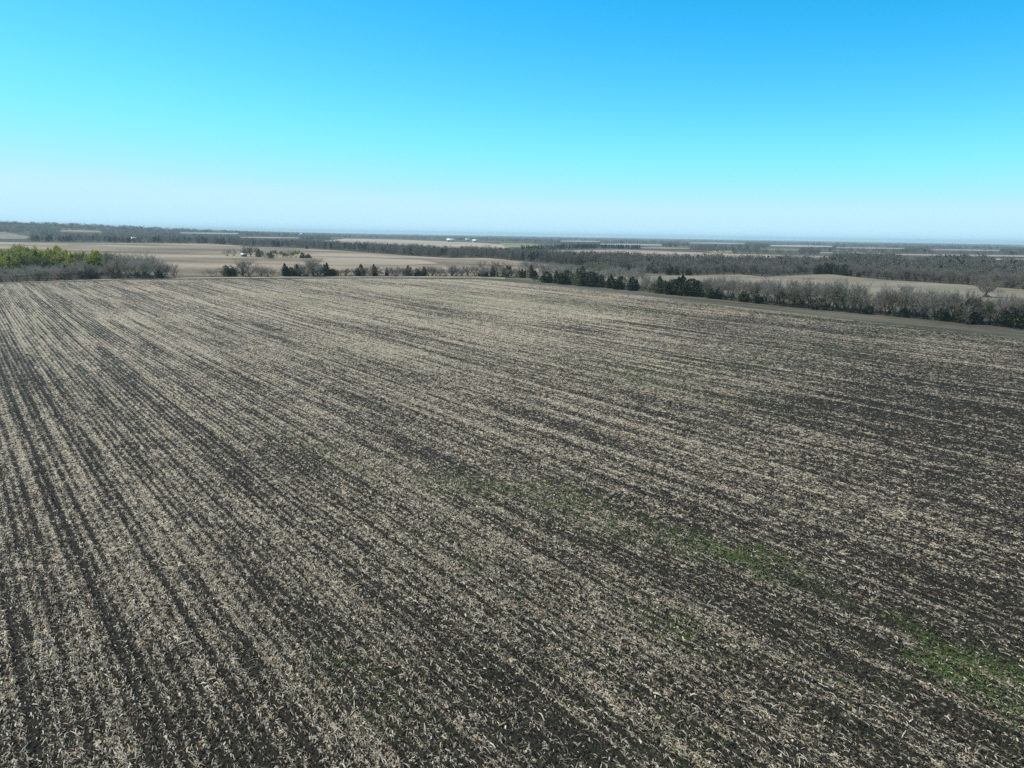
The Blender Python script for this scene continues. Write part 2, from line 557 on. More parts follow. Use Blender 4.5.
M['headland'] = m_ground('headland_grass', (0.060, 0.058, 0.046), (0.13, 0.12, 0.095), (0.075, 0.095, 0.045), ROT, 0.25, 0.012)
M['strip'] = m_ground('dry_grass_strip', (0.25, 0.225, 0.165), (0.36, 0.33, 0.25), None, 0.6, 0.03, 0.03)
M['ditch'] = m_ground('dark_furrow', (0.05, 0.05, 0.042), (0.09, 0.085, 0.07), None, 0.9, 0.02, 0.02)
M['stubble'] = m_ground('far_stubble', (0.14, 0.11, 0.085), (0.36, 0.29, 0.22), (0.18, 0.15, 0.115), 1.40, 0.010, 0.0012)
M['stubble_right'] = m_ground('far_stubble_grey', (0.165, 0.14, 0.112), (0.275, 0.235, 0.188), (0.20, 0.185, 0.125), 1.35, 0.03, 0.002)
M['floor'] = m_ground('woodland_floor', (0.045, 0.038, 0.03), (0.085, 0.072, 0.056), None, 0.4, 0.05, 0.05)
M['pale'] = m_ground('bleached_field', (0.30, 0.29, 0.27), (0.40, 0.39, 0.36), None, 1.5, 0.01, 0.001)
M['tan'] = m_ground('tan_field', (0.30, 0.245, 0.195), (0.40, 0.335, 0.27), None, 1.5, 0.01, 0.001)
M['pink'] = m_ground('reddish_field', (0.27, 0.21, 0.175), (0.38, 0.31, 0.255), None, 1.5, 0.01, 0.001)
M['greenish'] = m_ground('green_meadow', (0.16, 0.17, 0.085), (0.24, 0.24, 0.13), None, 1.5, 0.01, 0.001)

sheet('headland_strip', [(470, 276.6), (500, 278.2), (540, 281.2), (560, 283), (640, 290.5), (760, 303), (860, 313), (1024, 328), (1300, 354), (1700, 398),
                         (1700, 434), (1300, 374), (1024, 341.5), (860, 323), (760, 311), (640, 296.8), (560, 288), (500, 282), (470, 280)],
      M['headland'], 'dull grey green grass headland between the stubble rows and the hedgerow', 'grass strip', 0.02)
sheet('ditch', [(-260, 289.8), (0, 283.8), (60, 282.0), (130, 280.0), (256, 279.0), (370, 278.5), (470, 279), (470, 277.6), (370, 277.3), (256, 277.8), (130, 279.2), (60, 281.2), (0, 283.0), (-260, 288.8)],
      M['ditch'], 'thin dark furrow along the far end of the stubble field', 'ditch', 0.03)
sheet('grass_strip', [(-260, 288.8), (0, 283.0), (60, 281.2), (130, 279.2), (256, 277.8), (370, 277.3), (470, 277.6), (505, 279), (505, 276.3), (470, 275.8), (370, 275.6), (256, 276.2), (130, 277.4), (0, 281), (-260, 287)],
      M['strip'], 'narrow strip of pale dry grass behind the far end of the field', 'grass strip', 0.04)
sheet('far_field', [(-60, 241.0), (30, 242.5), (120, 243), (210, 243.5), (250, 246.5), (300, 248), (340, 250.5), (380, 253.5), (420, 256.5), (450, 258), (485, 258), (530, 262), (560, 266), (560, 276), (505, 277), (470, 276.4), (370, 276.2), (256, 276.6), (130, 278), (60, 278), (0, 272), (-60, 272)],
      M['stubble'], 'broad brown stubble field with darker bands beyond the far hedgerow')
sheet('pale_field', [(330, 258.5), (360, 258), (420, 260), (440, 263.5), (400, 265), (350, 264), (318, 261)],
      M['tan'], 'paler tan patch within the brown stubble field', z=0.08)
sheet('hedge_field', [(600, 277), (690, 275.5), (740, 274.5), (765, 277), (830, 274), (850, 276.5), (880, 279.5), (920, 282), (960, 284.5), (1024, 289.5), (1200, 304), (1200, 330), (1024, 312), (860, 302), (760, 296), (690, 289), (600, 283)],
      M['stubble_right'], 'grey brown stubble field between the hedgerow and the wood belt')
sheet('tan_strip', [(318, 241.5), (345, 238.6), (400, 239.6), (480, 242.8), (520, 245.5), (500, 249), (420, 247.5), (360, 244.5)],
      M['tan'], 'long tan field strip below the white farm sheds', z=0.10)
sheet('reddish_strip', [(528, 252.5), (560, 250.5), (620, 249.6), (680, 251.8), (740, 254), (830, 256.2), (830, 259.5), (740, 259.5), (640, 258.5), (560, 256.5)],
      M['pink'], 'long reddish tan field strip behind the grey wood belt', z=0.10)
sheet('meadow', [(706, 251.5), (722, 250.2), (738, 251), (735, 252.6), (712, 253)], M['greenish'], 'small pale green meadow among the far woods', 'meadow', z=0.15)
sheet('clearing', [(500, 243), (528, 243.5), (560, 246), (540, 248), (505, 247)], M['greenish'], 'pale greenish clearing beside the dark evergreens', 'meadow', z=0.15)
sheet('woodland_clearing', [(1000, 268.5), (1030, 266.8), (1060, 267), (1060, 271), (1010, 270.5)], M['greenish'], 'pale clearing in the wood belt at the edge of the view', 'meadow', z=0.15)
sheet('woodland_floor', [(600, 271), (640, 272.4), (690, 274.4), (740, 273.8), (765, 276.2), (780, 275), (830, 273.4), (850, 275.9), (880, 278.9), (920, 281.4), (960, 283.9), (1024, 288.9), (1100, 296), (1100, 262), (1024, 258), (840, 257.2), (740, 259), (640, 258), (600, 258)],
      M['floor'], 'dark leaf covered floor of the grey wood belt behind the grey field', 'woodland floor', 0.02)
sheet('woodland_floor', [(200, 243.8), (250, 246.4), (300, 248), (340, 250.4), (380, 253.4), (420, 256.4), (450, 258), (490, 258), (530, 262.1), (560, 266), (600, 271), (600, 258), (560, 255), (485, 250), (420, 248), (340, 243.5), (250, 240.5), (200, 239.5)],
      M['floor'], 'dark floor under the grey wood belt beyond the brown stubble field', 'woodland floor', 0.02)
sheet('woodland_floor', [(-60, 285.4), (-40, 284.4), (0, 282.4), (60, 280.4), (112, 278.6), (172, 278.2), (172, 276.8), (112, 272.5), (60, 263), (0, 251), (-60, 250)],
      M['floor'], 'dark floor under the green budding wood at the field corner', 'woodland floor', 0.06)
FAR_CLEAR = [(600, 662, 243.6, 244.7, 'pale'), (770, 832, 245.0, 246.2, 'pale'), (836, 905, 247.2, 248.0, 'tan'), (880, 1060, 253.6, 255.0, 'pink'), (912, 940, 264.2, 265.6, 'greenish'), (560, 600, 240.6, 241.3, 'pale'),
             (240, 300, 236.8, 237.6, 'pink'), (180, 238, 232.4, 233.2, 'pale'), (60, 100, 230.4, 231.2, 'tan'), (930, 1000, 249.2, 250.0, 'tan'), (690, 745, 242.4, 243.2, 'pale'), (820, 880, 252.2, 253.2, 'tan'), (985, 1080, 258.4, 259.8, 'tan'), (760, 800, 249.4, 250.2, 'greenish'), (640, 690, 247.4, 248.1, 'tan'), (900, 930, 258.6, 259.5, 'greenish')]
for x0_, x1_, y0_, y1_, mk in FAR_CLEAR:
    sl_ = 0.013 * (x1_ - x0_)
    sheet('field', [(x0_, y1_), ((x0_ + x1_) / 2, y1_ + sl_ / 2 + .15), (x1_, y1_ + sl_), (x1_, y0_ + sl_ + .2), ((x0_ + x1_) / 2, y0_ + sl_ / 2 - .1), (x0_, y0_ + .2)], M[mk], 'thin pale field strip between far hazy woods', z=0.25)
sheet('pale_slope', [(-40, 233), (6, 232), (20, 235.2), (34, 236.6), (26, 239), (4, 239), (-40, 240)], M['stubble_right'], 'pale bare slope above the green budding wood', z=0.3)


# ------------------------------------------------------------------ trees
def tube(V, Fq, p0, p1, r0, r1, n=5):
    p0 = np.asarray(p0, float); p1 = np.asarray(p1, float)
    ax = p1 - p0
    ln = np.linalg.norm(ax)
    if ln < 1e-6: return
    ax /= ln
    a = np.cross(ax, [0.3, 0.9, 0.2]); a /= np.linalg.norm(a)
    b = np.cross(ax, a)
    base = len(V)
    for p, r in ((p0, r0), (p1, r1)):
        for k in range(n):
            t = 2 * math.pi * k / n
            V.append(p + (a * math.cos(t) + b * math.sin(t)) * r)
    for k in range(n):
        Fq.append((base + k, base + (k + 1) % n, base + n + (k + 1) % n, base + n + k))


def unit(v):
    return v / max(np.linalg.norm(v), 1e-9)


def bare_proto(seed, h=11.0, spread=0.42, twigs=1500, low=0.24, stems=1, leaf=0, leaf_size=0.3, tw=0.045, skirt=0, fill=0, thick=1.0):
    r = np.random.default_rng(seed)
    TV, TF, CV, CF, LV, LF = [], [], [], [], [], []
    tips = []

    def limb(p, d, ln, rad, lvl):
        segs = 3
        q = p.copy()
        for s in range(segs):
            d2 = unit(d + r.normal(0, 0.13, 3) + np.array([0, 0, 0.10 if lvl else 0.0]))
            e = q + d2 * ln / segs
            r0 = rad * (1 - 0.55 * s / segs); r1 = rad * (1 - 0.55 * (s + 1) / segs)
            if lvl <= 1:
                tube(TV, TF, q, e, r0, r1, 6 if lvl == 0 else 4)
            else:
                tube(CV, CF, q, e, r0, r1, 3)
            if lvl >= 1:
                tips.append((q.copy(), e.copy(), d2.copy(), lvl))
            if lvl < 3 and (s > 0 or lvl > 0):
                for _ in range(2 if lvl == 0 else (2 if lvl == 1 else 1)):
                    side = unit(np.cross(d2, r.normal(0, 1, 3)))
                    nd = unit(d2 * r.uniform(0.5, 1.0) + side * r.uniform(0.5, 0.95) + np.array([0, 0, 0.15]))
                    limb(e, nd, ln * r.uniform(0.45, 0.68), r1 * 0.62, lvl + 1)
            q, d = e, d2

    th = h * low * r.uniform(0.8, 1.25)
    for st in range(stems):
        lean = r.normal(0, 0.06 if stems == 1 else 0.22, 3); lean[2] = 0
        base = np.array([r.normal(0, 0.25) if stems > 1 else 0, r.normal(0, 0.25) if stems > 1 else 0, -0.3])
        top = base + unit(np.array([0, 0, 1]) + lean) * (th + 0.3)
        r0 = 0.034 * h * thick * r.uniform(0.8, 1.2) / math.sqrt(stems)
        tube(TV, TF, base, top, r0, r0 * 0.8, 7)
        nl = r.integers(3, 6) if stems == 1 else r.integers(2, 4)
        ph = r.uniform(0, 6.28)
        for k in range(nl):
            a = ph + k * 6.283 / nl + r.normal(0, 0.3)
            out = r.uniform(0.25, 0.9) * spread / 0.42
            d = unit(np.array([math.cos(a) * out, math.sin(a) * out, 1.0]))
            limb(top - np.array([0, 0, r.uniform(0, th * 0.25)]), d, (h - th) * r.uniform(0.62, 0.85), r0 * 0.55, 0)
    # fine twigs: slender three-cornered slivers
    tips_w = np.array([1.0 if t[3] == 1 else 2.0 for t in tips]); tips_w /= tips_w.sum()
    pick = r.choice(len(tips), twigs, p=tips_w)
    tv, tf = [], []
    for i in pick:
        a, b, d, lvl = tips[i]
        p = a + (b - a) * r.random()
        dd = unit(d + r.normal(0, 0.55, 3) + np.array([0, 0, 0.25]))
        ln = r.uniform(0.5, 1.3) * h / 11
        s = unit(np.cross(dd, r.normal(0, 1, 3))) * tw * r.uniform(0.5, 1.2)
        k = len(tv)
        tv += [p - s, p + s, p + dd * ln + r.normal(0, .1, 3)]
        tf.append((k, k + 1, k + 2))
    for _ in range(fill):
        d = unit(r.normal(0, 1, 3)); q = r.uniform(0.3, 1.0) ** 0.5
        p = np.array([d[0] * 0.36 * q, d[1] * 0.36 * q, 0.62 + d[2] * 0.36 * q]) * h
        dd = unit(np.array([d[0], d[1], d[2] * .6 + .5]) + r.normal(0, .5, 3)); ln = r.uniform(.5, 1.2) * h / 11
        sd_ = unit(np.cross(dd, r.normal(0, 1, 3))) * tw * r.uniform(.5, 1.1)
        k = len(tv)
        tv += [p - sd_, p + sd_, p + dd * ln]
        tf.append((k, k + 1, k + 2))
    for _ in range(skirt):
        a = r.uniform(0, 6.28); q = r.uniform(0, 0.17) * h
        p = np.array([q * math.cos(a), q * math.sin(a), r.uniform(0, 0.16) * h * (1 - q / (0.2 * h))])
        dd = unit(r.normal(0, .6, 3) + np.array([0, 0, 0.9])); ln = r.uniform(.5, 1.2)
        sd_ = unit(np.cross(dd, r.normal(0, 1, 3))) * tw * r.uniform(.5, 1.2)
        k = len(tv)
        tv += [p - sd_, p + sd_, p + dd * ln]
        tf.append((k, k + 1, k + 2))
    if leaf:
        pick = r.choice(len(tips), leaf, p=tips_w)
        for i in pick:
            a, b, d, lvl = tips[i]
            p = a + (b - a) * r.random() + r.normal(0, 0.45, 3)
            s1 = unit(r.normal(0, 1, 3)) * leaf_size * r.uniform(.5, 1.2)
            s2 = unit(np.cross(s1, r.normal(0, 1, 3))) * leaf_size * r.uniform(.4, 1)
            k = len(LV)
            LV += [p - s1, p + s2, p + s1, p - s2]
            LF.append((k, k + 1, k + 2, k + 3))
    # scale so that the top is at h
    zmax = max(v[2] for v in tv) if tv else h
    sc = h / zmax
    return dict(trunk=(np.array(TV) * sc, np.array(TF)), branch=(np.array(CV) * sc, np.array(CF)), twig=(np.array(tv) * sc, np.array(tf)),
                leaf=(np.array(LV) * sc, np.array(LF)) if leaf else None, h=h)


def cedar_proto(seed, h=7.0, width=0.30, n=2200, size=0.30, cone=True):
    r = np.random.default_rng(seed)
    TV, TF = [], []
    tube(TV, TF, (0, 0, -0.3), (0, 0, h * 0.6), 0.02 * h, 0.006 * h, 6)
    # ragged: one leading spire or dome and several lesser ones leaning about it
    spires = [(0.0, 0.0, h, h * width)]
    for _ in range(r.integers(4, 8)):
        a = r.uniform(0, 6.28); q = r.uniform(.35, 1.0) * h * width
        spires.append((q * math.cos(a), q * math.sin(a), h * r.uniform(.4, .95), h * width * r.uniform(.45, .85)))
    wts = np.array([p[2] * p[3] for p in spires]); wts /= wts.sum()
    V, Fq = [], []
    while len(Fq) < n:
        sx, sy, sh, sr = spires[r.choice(len(spires), p=wts)]
        t = r.random() ** 0.85
        prof = (1 - t ** 1.7) ** 0.85 * min(1, .55 + t * 3) if cone else math.sqrt(max(0, 1 - (2 * t - 0.8) ** 2 / 1.45))
        a = r.uniform(0, 6.28)
        q = sr * prof * (r.uniform(0.05, 1.0) ** 0.5) * (1 + 0.25 * math.sin(3 * a + 11 * t + sx)) * (1.25 if r.random() < .08 else 1)
        p = np.array([sx + q * math.cos(a), sy + q * math.sin(a), sh * (0.02 + 0.96 * t) + r.normal(0, .1)])
        d = unit(r.normal(0, 1, 3) + np.array([math.cos(a) * .4, math.sin(a) * .4, 0.7]))
        s1 = d * size * r.uniform(.5, 1.3)
        s2 = unit(np.cross(d, r.normal(0, 1, 3))) * size * r.uniform(.25, .6)
        k = len(V)
        V += [p - s1 * .5 - s2, p - s1 * .5 + s2, p + s1 + s2 * .3, p + s1 - s2 * .3]
        Fq.append((k, k + 1, k + 2, k + 3))
    return dict(trunk=(np.array(TV), np.array(TF)), leaf=(np.array(V), np.array(Fq)), h=h)


def cat_meshes(name, items):
    """several (verts, faces) with a material each into one mesh"""
    V, Fs, idx, mats = [], [], [], []
    off = 0
    for (v, f), mt in items:
        if not len(f): continue
        V.append(v); Fs.append(np.asarray(f) + off); off += len(v)
        if mt not in mats: mats.append(mt)
        idx.append(np.full(len(f), mats.index(mt)))
    return mesh_from(name, np.concatenate(V), Fs, mats, np.concatenate(idx))


PROTO = {}


def add_proto(key, p, twig='twig', leafmat='bud', bark='bark'):
    me_t = mesh_from('trunk', *p['trunk'], [M[bark]])
    items = []
    if 'branch' in p:
        items += [(p['branch'], M[bark]), (p['twig'], M[twig])]
    if p.get('leaf') is not None:
        items.append((p['leaf'], M[leafmat]))
    me_c = cat_meshes('crown', items)
    PROTO.setdefault(key, []).append((me_t, me_c, p['h']))


for s in range(9):
    add_proto('bare', bare_proto(100 + s, 11.0, (0.40, 0.50, 0.60)[s % 3], 3000, (0.10, 0.16, 0.22)[(s // 3) % 3], 1 + (s % 3 == 1), skirt=200, fill=800, thick=1.3))
for s in range(4):
    add_proto('pale', bare_proto(150 + s, 9.0, 0.5, 2800, 0.12, 1 + s % 2, skirt=300, fill=1000), 'pale_twig')
for s in range(2):
    add_proto('round', bare_proto(170 + s, 8.5, 0.6, 3500, 0.12, 2, skirt=500, fill=3500))
for s in range(4):
    add_proto('bud', bare_proto(200 + s, 11.0, 0.48, 500, 0.2, 1, 2200, 0.42))
for s in range(3):
    add_proto('green', bare_proto(260 + s, 11.0, 0.46, 900, 0.2, 1, 1500, 0.36), 'twig', 'green')
for s in range(3):
    add_proto('olive', bare_proto(230 + s, 9.0, 0.5, 900, 0.2, 1, 800, 0.28), 'twig', 'olive')
for s in range(5):
    add_proto('cedar', cedar_proto(300 + s, 7.0, (0.24, 0.32, 0.28, 0.36, 0.22)[s]), leafmat='cedar')
for s in range(4):
    add_proto('round_cedar', cedar_proto(330 + s, 5.5, 0.42, 2400, 0.30, False), leafmat='cedar')
for s in range(3):
    add_proto('olive_cedar', cedar_proto(350 + s, 7.5, 0.32, 2200, 0.30, s != 1), leafmat='olive')
for s in range(4):
    add_proto('shrub', bare_proto(400 + s, 4.0, 0.85, 1100, 0.06, 4, tw=0.035), 'twig')
for s in range(4):
    add_proto('dark_shrub', bare_proto(420 + s, 3.0, 0.95, 1500, 0.05, 5, tw=0.05), 'brush', bark='bark')

COUNT = {}


def plant(key, name, px, py, h, label, cat, group=None, parts=True, wide=1.0):
    w = at(px, py)
    if w is None: return None
    return plant_at(key, name, w[0], w[1], h, label, cat, group, wide)


def plant_at(key, name, x, y, h, label, cat, group=None, wide=1.0):
    me_t, me_c, ph = random.choice(PROTO[key])
    e = bpy.data.objects.new(name, None)
    COL.objects.link(e)
    e.empty_display_size = 0.5
    s = h / ph
    e.location = (x, y, float(hill(x, y)) - 0.05)
    e.rotation_euler = (0, 0, random.uniform(0, 6.28))
    e.scale = (s * wide, s * wide, s)
    tag(e, label, cat, group)
    for nm, me in (('trunk', me_t), ('crown', me_c)):
        o = bpy.data.objects.new(nm, me); COL.objects.link(o); o.parent = e
    COUNT[name] = COUNT.get(name, 0) + 1
    return e


HEDGE = [(470, 276.5), (500, 278.5), (540, 282), (560, 284), (600, 287.5), (640, 291.5), (700, 297), (760, 304), (800, 308), (860, 313.5), (920, 319), (1024, 328.5), (1100, 336.5), (1200, 347)]


def hedge_y(px):
    return interp(HEDGE, px)


def vdist(px, py):
    w = at(px, py)
    return math.hypot(*w)


def hm(px, py, hpx):
    """height in metres of something HPX pixels tall standing at a pixel"""
    return hpx * vdist(px, py) / 740.0


# --- the hedgerow along the headland: dark cedars first
def cedar_label(i, px):
    return f'dark evergreen cedar in the hedgerow'


CED = [(547, 11, 'round_cedar', 'first low dark cedar at the far end of the long hedgerow'),
       (556, 13, 'cedar', 'second dark cedar from the far end of the long hedgerow'),
       (567, 14, 'round_cedar', 'broad dark cedar just before the tall lit one in the hedgerow'),
       (582, 20, 'olive_cedar', 'tallest far cedar of the hedgerow with sunlit olive top'),
       (591, 15, 'round_cedar', 'dark cedar pressed against the tall olive topped one'),
       (601, 13, 'cedar', 'pointed dark cedar behind the tall olive topped one in the hedgerow'),
       (611, 14, 'cedar', 'dark cedar midway in the solid black cedar run'),
       (621, 13, 'round_cedar', 'squat dark cedar in the solid black cedar run'),
       (632, 14, 'cedar', 'last dark cedar of the solid black run before the gap of bare twigs'),
       (659, 17, 'olive_cedar', 'lone olive brown cedar standing apart in a gap of the hedgerow'),
       (675, 15, 'round_cedar', 'broad black cedar after the lone olive brown one'),
       (682, 20, 'cedar', 'tall black cedar with two tops beside bare trees'),
       (691, 17, 'round_cedar', 'rounded black cedar touching the first tall bare trees'),
       (716, 12, 'round_cedar', 'low black cedar under the bare hedgerow trees'),
       (743, 10, 'round_cedar', 'low dark evergreen at the start of the tall upright bare trees'),
       (758, 9, 'cedar', 'small dark evergreen half hidden among tall upright bare trunks'),
       (819, 11, 'round_cedar', 'dark evergreen bush under the widest round crowned bare tree'),
       (868, 8, 'round_cedar', 'low black evergreen midway between the round crowned tree and the forked trees'),
       (905, 10, 'cedar', 'dark evergreen at the foot of the forked bare trees'),
       (940, 10, 'round_cedar', 'black evergreen bush between forked bare trunks'),
       (965, 20, 'cedar', 'dark yellowish cedar in front of the near bare trees'),
       (1016, 18, 'round_cedar', 'big black bush like cedar at the near end of the hedgerow')]
for px, hp, key, lab in CED:
    py = hedge_y(px) - 0.2
    plant(key, 'cedar_tree', px, py, hm(px, py, hp), lab, 'cedar tree', 'dark cedars along the hedgerow', wide=random.uniform(1.2, 1.5))

TOPS = [(630, 17), (660, 20), (700, 21), (740, 26), (760, 26), (790, 28), (815, 32), (850, 30), (870, 27), (900, 31), (940, 33), (972, 28), (1005, 29), (1060, 35)]
STRETCH = [(690, 'bare grey tree in the hedgerow among the black cedars'),
           (790, 'bare grey tree in the dense upright stretch after the last black cedars'),
           (870, 'bare grey tree with a round crown along the middle of the near hedgerow'),
           (960, 'spreading bare tree with dark forked limbs in the near hedgerow'),
           (2000, 'bare grey tree at the near end of the hedgerow by the black bush')]
px = 632.0
k = 0
while px < 1085:
    for row in ((0, 1)):
        qx = px + random.uniform(-2, 2) + row * 3
        py = hedge_y(qx) - 0.4 - row * random.uniform(1.2, 3.0)
        hp = interp(TOPS, qx) * random.uniform(0.82, 1.06) * (0.9 if qx < 700 else 1)
        lab = next(l for x_, l in STRETCH if qx < x_)
        plant('bare' if random.random() < 0.6 else 'pale', 'bare_tree', qx, py, hm(qx, hedge_y(qx), hp), lab, 'bare tree', 'hedgerow trees: ' + lab, wide=random.uniform(0.85, 1.1))
    px += random.uniform(6.5, 10) * (1 if px < 860 else 1.2)
    k += 1
# brush at their feet
px = 535.0
while px < 1080:
    py = hedge_y(px) - random.uniform(0.1, 1.4)
    plant('dark_shrub', 'hedge_shrub', px, py, (random.uniform(2.2, 4.4) if px < 720 else random.uniform(1.4, 3.0)), 'low dark leafless shrub at the foot of the hedgerow', 'shrub', 'low shrubs under the hedgerow', wide=1.35)
    px += random.uniform(4, 7)
px = 700.0
while px < 1080:
    py = hedge_y(px) - random.uniform(2.0, 4.0)
    plant('shrub', 'hedge_shrub', px, py, random.uniform(2.4, 4.2), 'grey leafless shrub filling the back of the near hedgerow', 'shrub', 'grey shrubs behind the hedgerow trunks', wide=1.4)
    px += random.uniform(6, 9)
# small olive trees in it
for px, hp, lab in ((797, 20, 'olive leaved small tree under the taller bare hedgerow trees'), (783, 18, 'yellowish small tree under the tall bare trees'), (846, 24, 'olive tinged tree with dark trunk in the near hedgerow'), (977, 26, 'budding yellow green tree in the near hedgerow below the lone field tree')):
    py = hedge_y(px)
    plant('olive', 'olive_tree', px, py, hm(px, py, hp), lab, 'tree')
plant('round', 'bare_tree', 986, 297.0, hm(986, 297.0, 22), 'lone round bare tree standing out in the field behind the hedgerow', 'bare tree', wide=1.3)
plant('shrub', 'bare_tree', 998, 296.0, hm(998, 296, 9), 'small bare tree beside the lone round one behind the hedgerow', 'bare tree')

# --- grove behind the far end of the hedgerow
px = 528.0
while px < 650:
    for row in range(3):
        qx = px + random.uniform(-3, 3)
        py = interp([(528, 276), (560, 280.5), (600, 282), (650, 284)], qx) - row * 3.0 - random.uniform(0, 1.5)
        plant('pale' if random.random() < 0.7 else 'bare', 'bare_tree', qx, py, hm(qx, py, random.uniform(10, 15)), 'pale bare tree in the grove behind the dark cedars', 'bare tree', 'bare trees of the grove behind the cedars')
    px += random.uniform(6, 9)
for px, py, hp, key, lab in ((596, 272, 10, 'bud', 'bright green tree rising from the bare grove, first of the pair'), (604, 271.5, 9, 'bud', 'bright green tree rising from the bare grove, second of the pair'),
                             (628, 273, 8, 'cedar', 'small dark evergreen in the green cluster behind the grove'), (636, 272.5, 7, 'olive', 'olive tree in the green cluster behind the grove'),
                             (643, 272, 8, 'cedar', 'dark evergreen next to the olive tree behind the grove'), (655, 273, 7, 'olive_cedar', 'low evergreen between the green cluster and the dark pair'),
                             (670, 275, 10, 'cedar', 'dark round evergreen at the corner of the grey field'), (677, 275, 9, 'olive_cedar', 'lighter evergreen of the pair at the corner of the grey field'), (688, 275.5, 7, 'round_cedar', 'low black evergreen at the far edge of the grey field')):
    plant(key, 'evergreen_tree' if 'cedar' in key else 'green_tree', px, py, hm(px, py, hp), lab, 'tree')

# --- the far hedgerow behind the field end
FARH = [(226, 10, 'olive_cedar', 'bright olive evergreen bush, first in the far hedgerow'), (233, 8, 'round_cedar', 'black low cedar beside the olive bush'),
        (243, 17, 'bare', 'tall bare tree behind the black low cedar in the far hedgerow'), (249, 14, 'pale', 'pale bare tree close after the tall one in the far hedgerow'), (262, 12, 'pale', 'faint pale bare tree alone in the far hedgerow'), (268, 9, 'pale', 'short pale bare tree next to the faint one'),
        (285, 12, 'cedar', 'pointed cedar at the start of the dense far clump'), (291, 8, 'round_cedar', 'low round cedar in the dense far clump'), (297, 11, 'cedar', 'cedar just before the round bare tree of the far clump'),
        (307, 17, 'bare', 'round bare tree in the middle of the far clump, first trunk'), (314, 18, 'bare', 'wide bare tree in the middle of the far clump, taller crown'), (320, 12, 'pale', 'pale bare tree at the flank of the far clump'),
        (327, 12, 'cedar', 'pointed cedar near the end of the far clump'), (333, 7, 'round_cedar', 'low cedar that ends the far clump'),
        (361, 11, 'cedar', 'slim dark cedar, first of the two tall pointed ones'), (366, 8, 'shrub', 'bare shrub between the two pointed cedars'), (374, 11, 'cedar', 'broad dark cedar, second of the two tall pointed ones'), (380, 6, 'olive', 'small olive bush after the two pointed cedars'), (387, 8, 'cedar', 'small dark cedar after the olive bush'),
        (398, 9, 'pale', 'pale bare tree between small dark cedars'), (408, 10, 'cedar', 'upright cedar in the thin part of the far hedgerow'), (417, 7, 'round_cedar', 'low greenish cedar in the thin part of the far hedgerow'), (424, 9, 'cedar', 'narrow cedar in the thin part of the far hedgerow'), (432, 10, 'bare', 'bare tree beside the narrow cedar'), (440, 8, 'pale', 'short pale tree in the thin part of the far hedgerow'),
        (452, 12, 'bare', 'bare tree standing nearly alone toward the hedgerow corner'), (461, 8, 'pale', 'low pale tree between two lone bare trees'), (468, 13, 'bare', 'bare round tree toward the hedgerow corner'),
        (480, 5, 'round_cedar', 'flat black bush at the field corner'), (485, 5, 'round_cedar', 'second flat black bush at the field corner'), (487, 16, 'bare', 'tall bare tree behind the flat black bushes'), (493, 11, 'cedar', 'dark cedar right at the field corner'), (497, 15, 'bare', 'mauve bare tree rising over the corner cedar'),
        (507, 11, 'olive_cedar', 'grey green tree past the field corner'), (513, 9, 'shrub', 'grey shrub past the field corner'), (522, 9, 'cedar', 'dark green cedar in front of the grove'), (531, 12, 'cedar', 'tall dark green cedar in front of the grove')]
for px, hp, key, lab in FARH:
    py = interp([(200, 277), (256, 276.8), (370, 276.3), (470, 276.4), (500, 277), (535, 278.5)], px) - 0.3
    nm = {'olive_cedar': 'evergreen_tree', 'round_cedar': 'evergreen_shrub', 'cedar': 'cedar_tree', 'bare': 'bare_tree', 'pale': 'bare_tree', 'shrub': 'bare_shrub', 'olive': 'green_shrub'}[key]
    plant(key, nm, px, py, hm(px, py, hp * 1.08), lab, 'shrub' if 'shrub' in nm else 'tree', wide=1.7 if key in ('bare', 'pale') else 1.2)
for px, hp in ((300, 14), (304, 13), (318, 15), (338, 8), (346, 9), (356, 9), (364, 12), (370, 10), (378, 11), (392, 10), (396, 11), (403, 10), (412, 10), (420, 10), (428, 11), (436, 10), (446, 10), (456, 11), (475, 12), (482, 14), (502, 13), (516, 12)):
    py = 276.2 if px < 480 else 277.0
    plant('pale' if random.random() < .5 else 'bare', 'bare_tree', px, py, hm(px, py, hp), 'grey bare tree filling the gaps between cedars of the far hedgerow', 'bare tree', 'bare trees between the far hedgerow cedars', wide=1.5)
px = 205.0
while px < 540:
    py = interp([(200, 276.6), (256, 276.2), (370, 275.8), (470, 275.9), (500, 276.4), (540, 278)], px) - random.uniform(0, 1.5)
    if random.random() < 0.85:
        plant('shrub' if random.random() < 0.6 else 'pale', 'bare_shrub', px, py, random.uniform(3.0, 6.0), 'low pale bare shrub along the far hedgerow', 'shrub', 'low shrubs of the far hedgerow', wide=1.6)
    px += random.uniform(4, 7)

# --- the wood at the field's far corner
WF = [(-40, 285), (0, 282.4), (60, 280.4), (110, 278.6), (150, 278.6), (175, 278.0)]
px = -20.0
while px < 176:
    for row in range(2):
        qx = px + random.uniform(-2.5, 2.5)
        py = interp(WF, qx) - 0.2 - row * random.uniform(1.5, 3.5)
        hp = random.uniform(10, 15.5) if px < 112 else random.uniform(16, 25) * (0.7 if px > 165 else 1)
        lab = 'grey bare tree at the front of the green topped wood' if px < 118 else 'grey bare tree in the rounded clump ending the wood'
        plant('pale' if random.random() < 0.8 else 'bare', 'bare_tree', qx, py, hm(qx, py, hp), lab, 'bare tree', 'trees: ' + lab, wide=1.1)
    px += random.uniform(6, 9)
px = -20.0
while px < 172:
    py = interp(WF, px) + 0.1
    plant('shrub', 'bare_shrub', px, py, random.uniform(1.8, 3.6), 'low tangled shrub at the edge of the corner wood', 'shrub', 'low shrubs edging the corner wood', wide=1.4)
    px += random.uniform(6, 10)
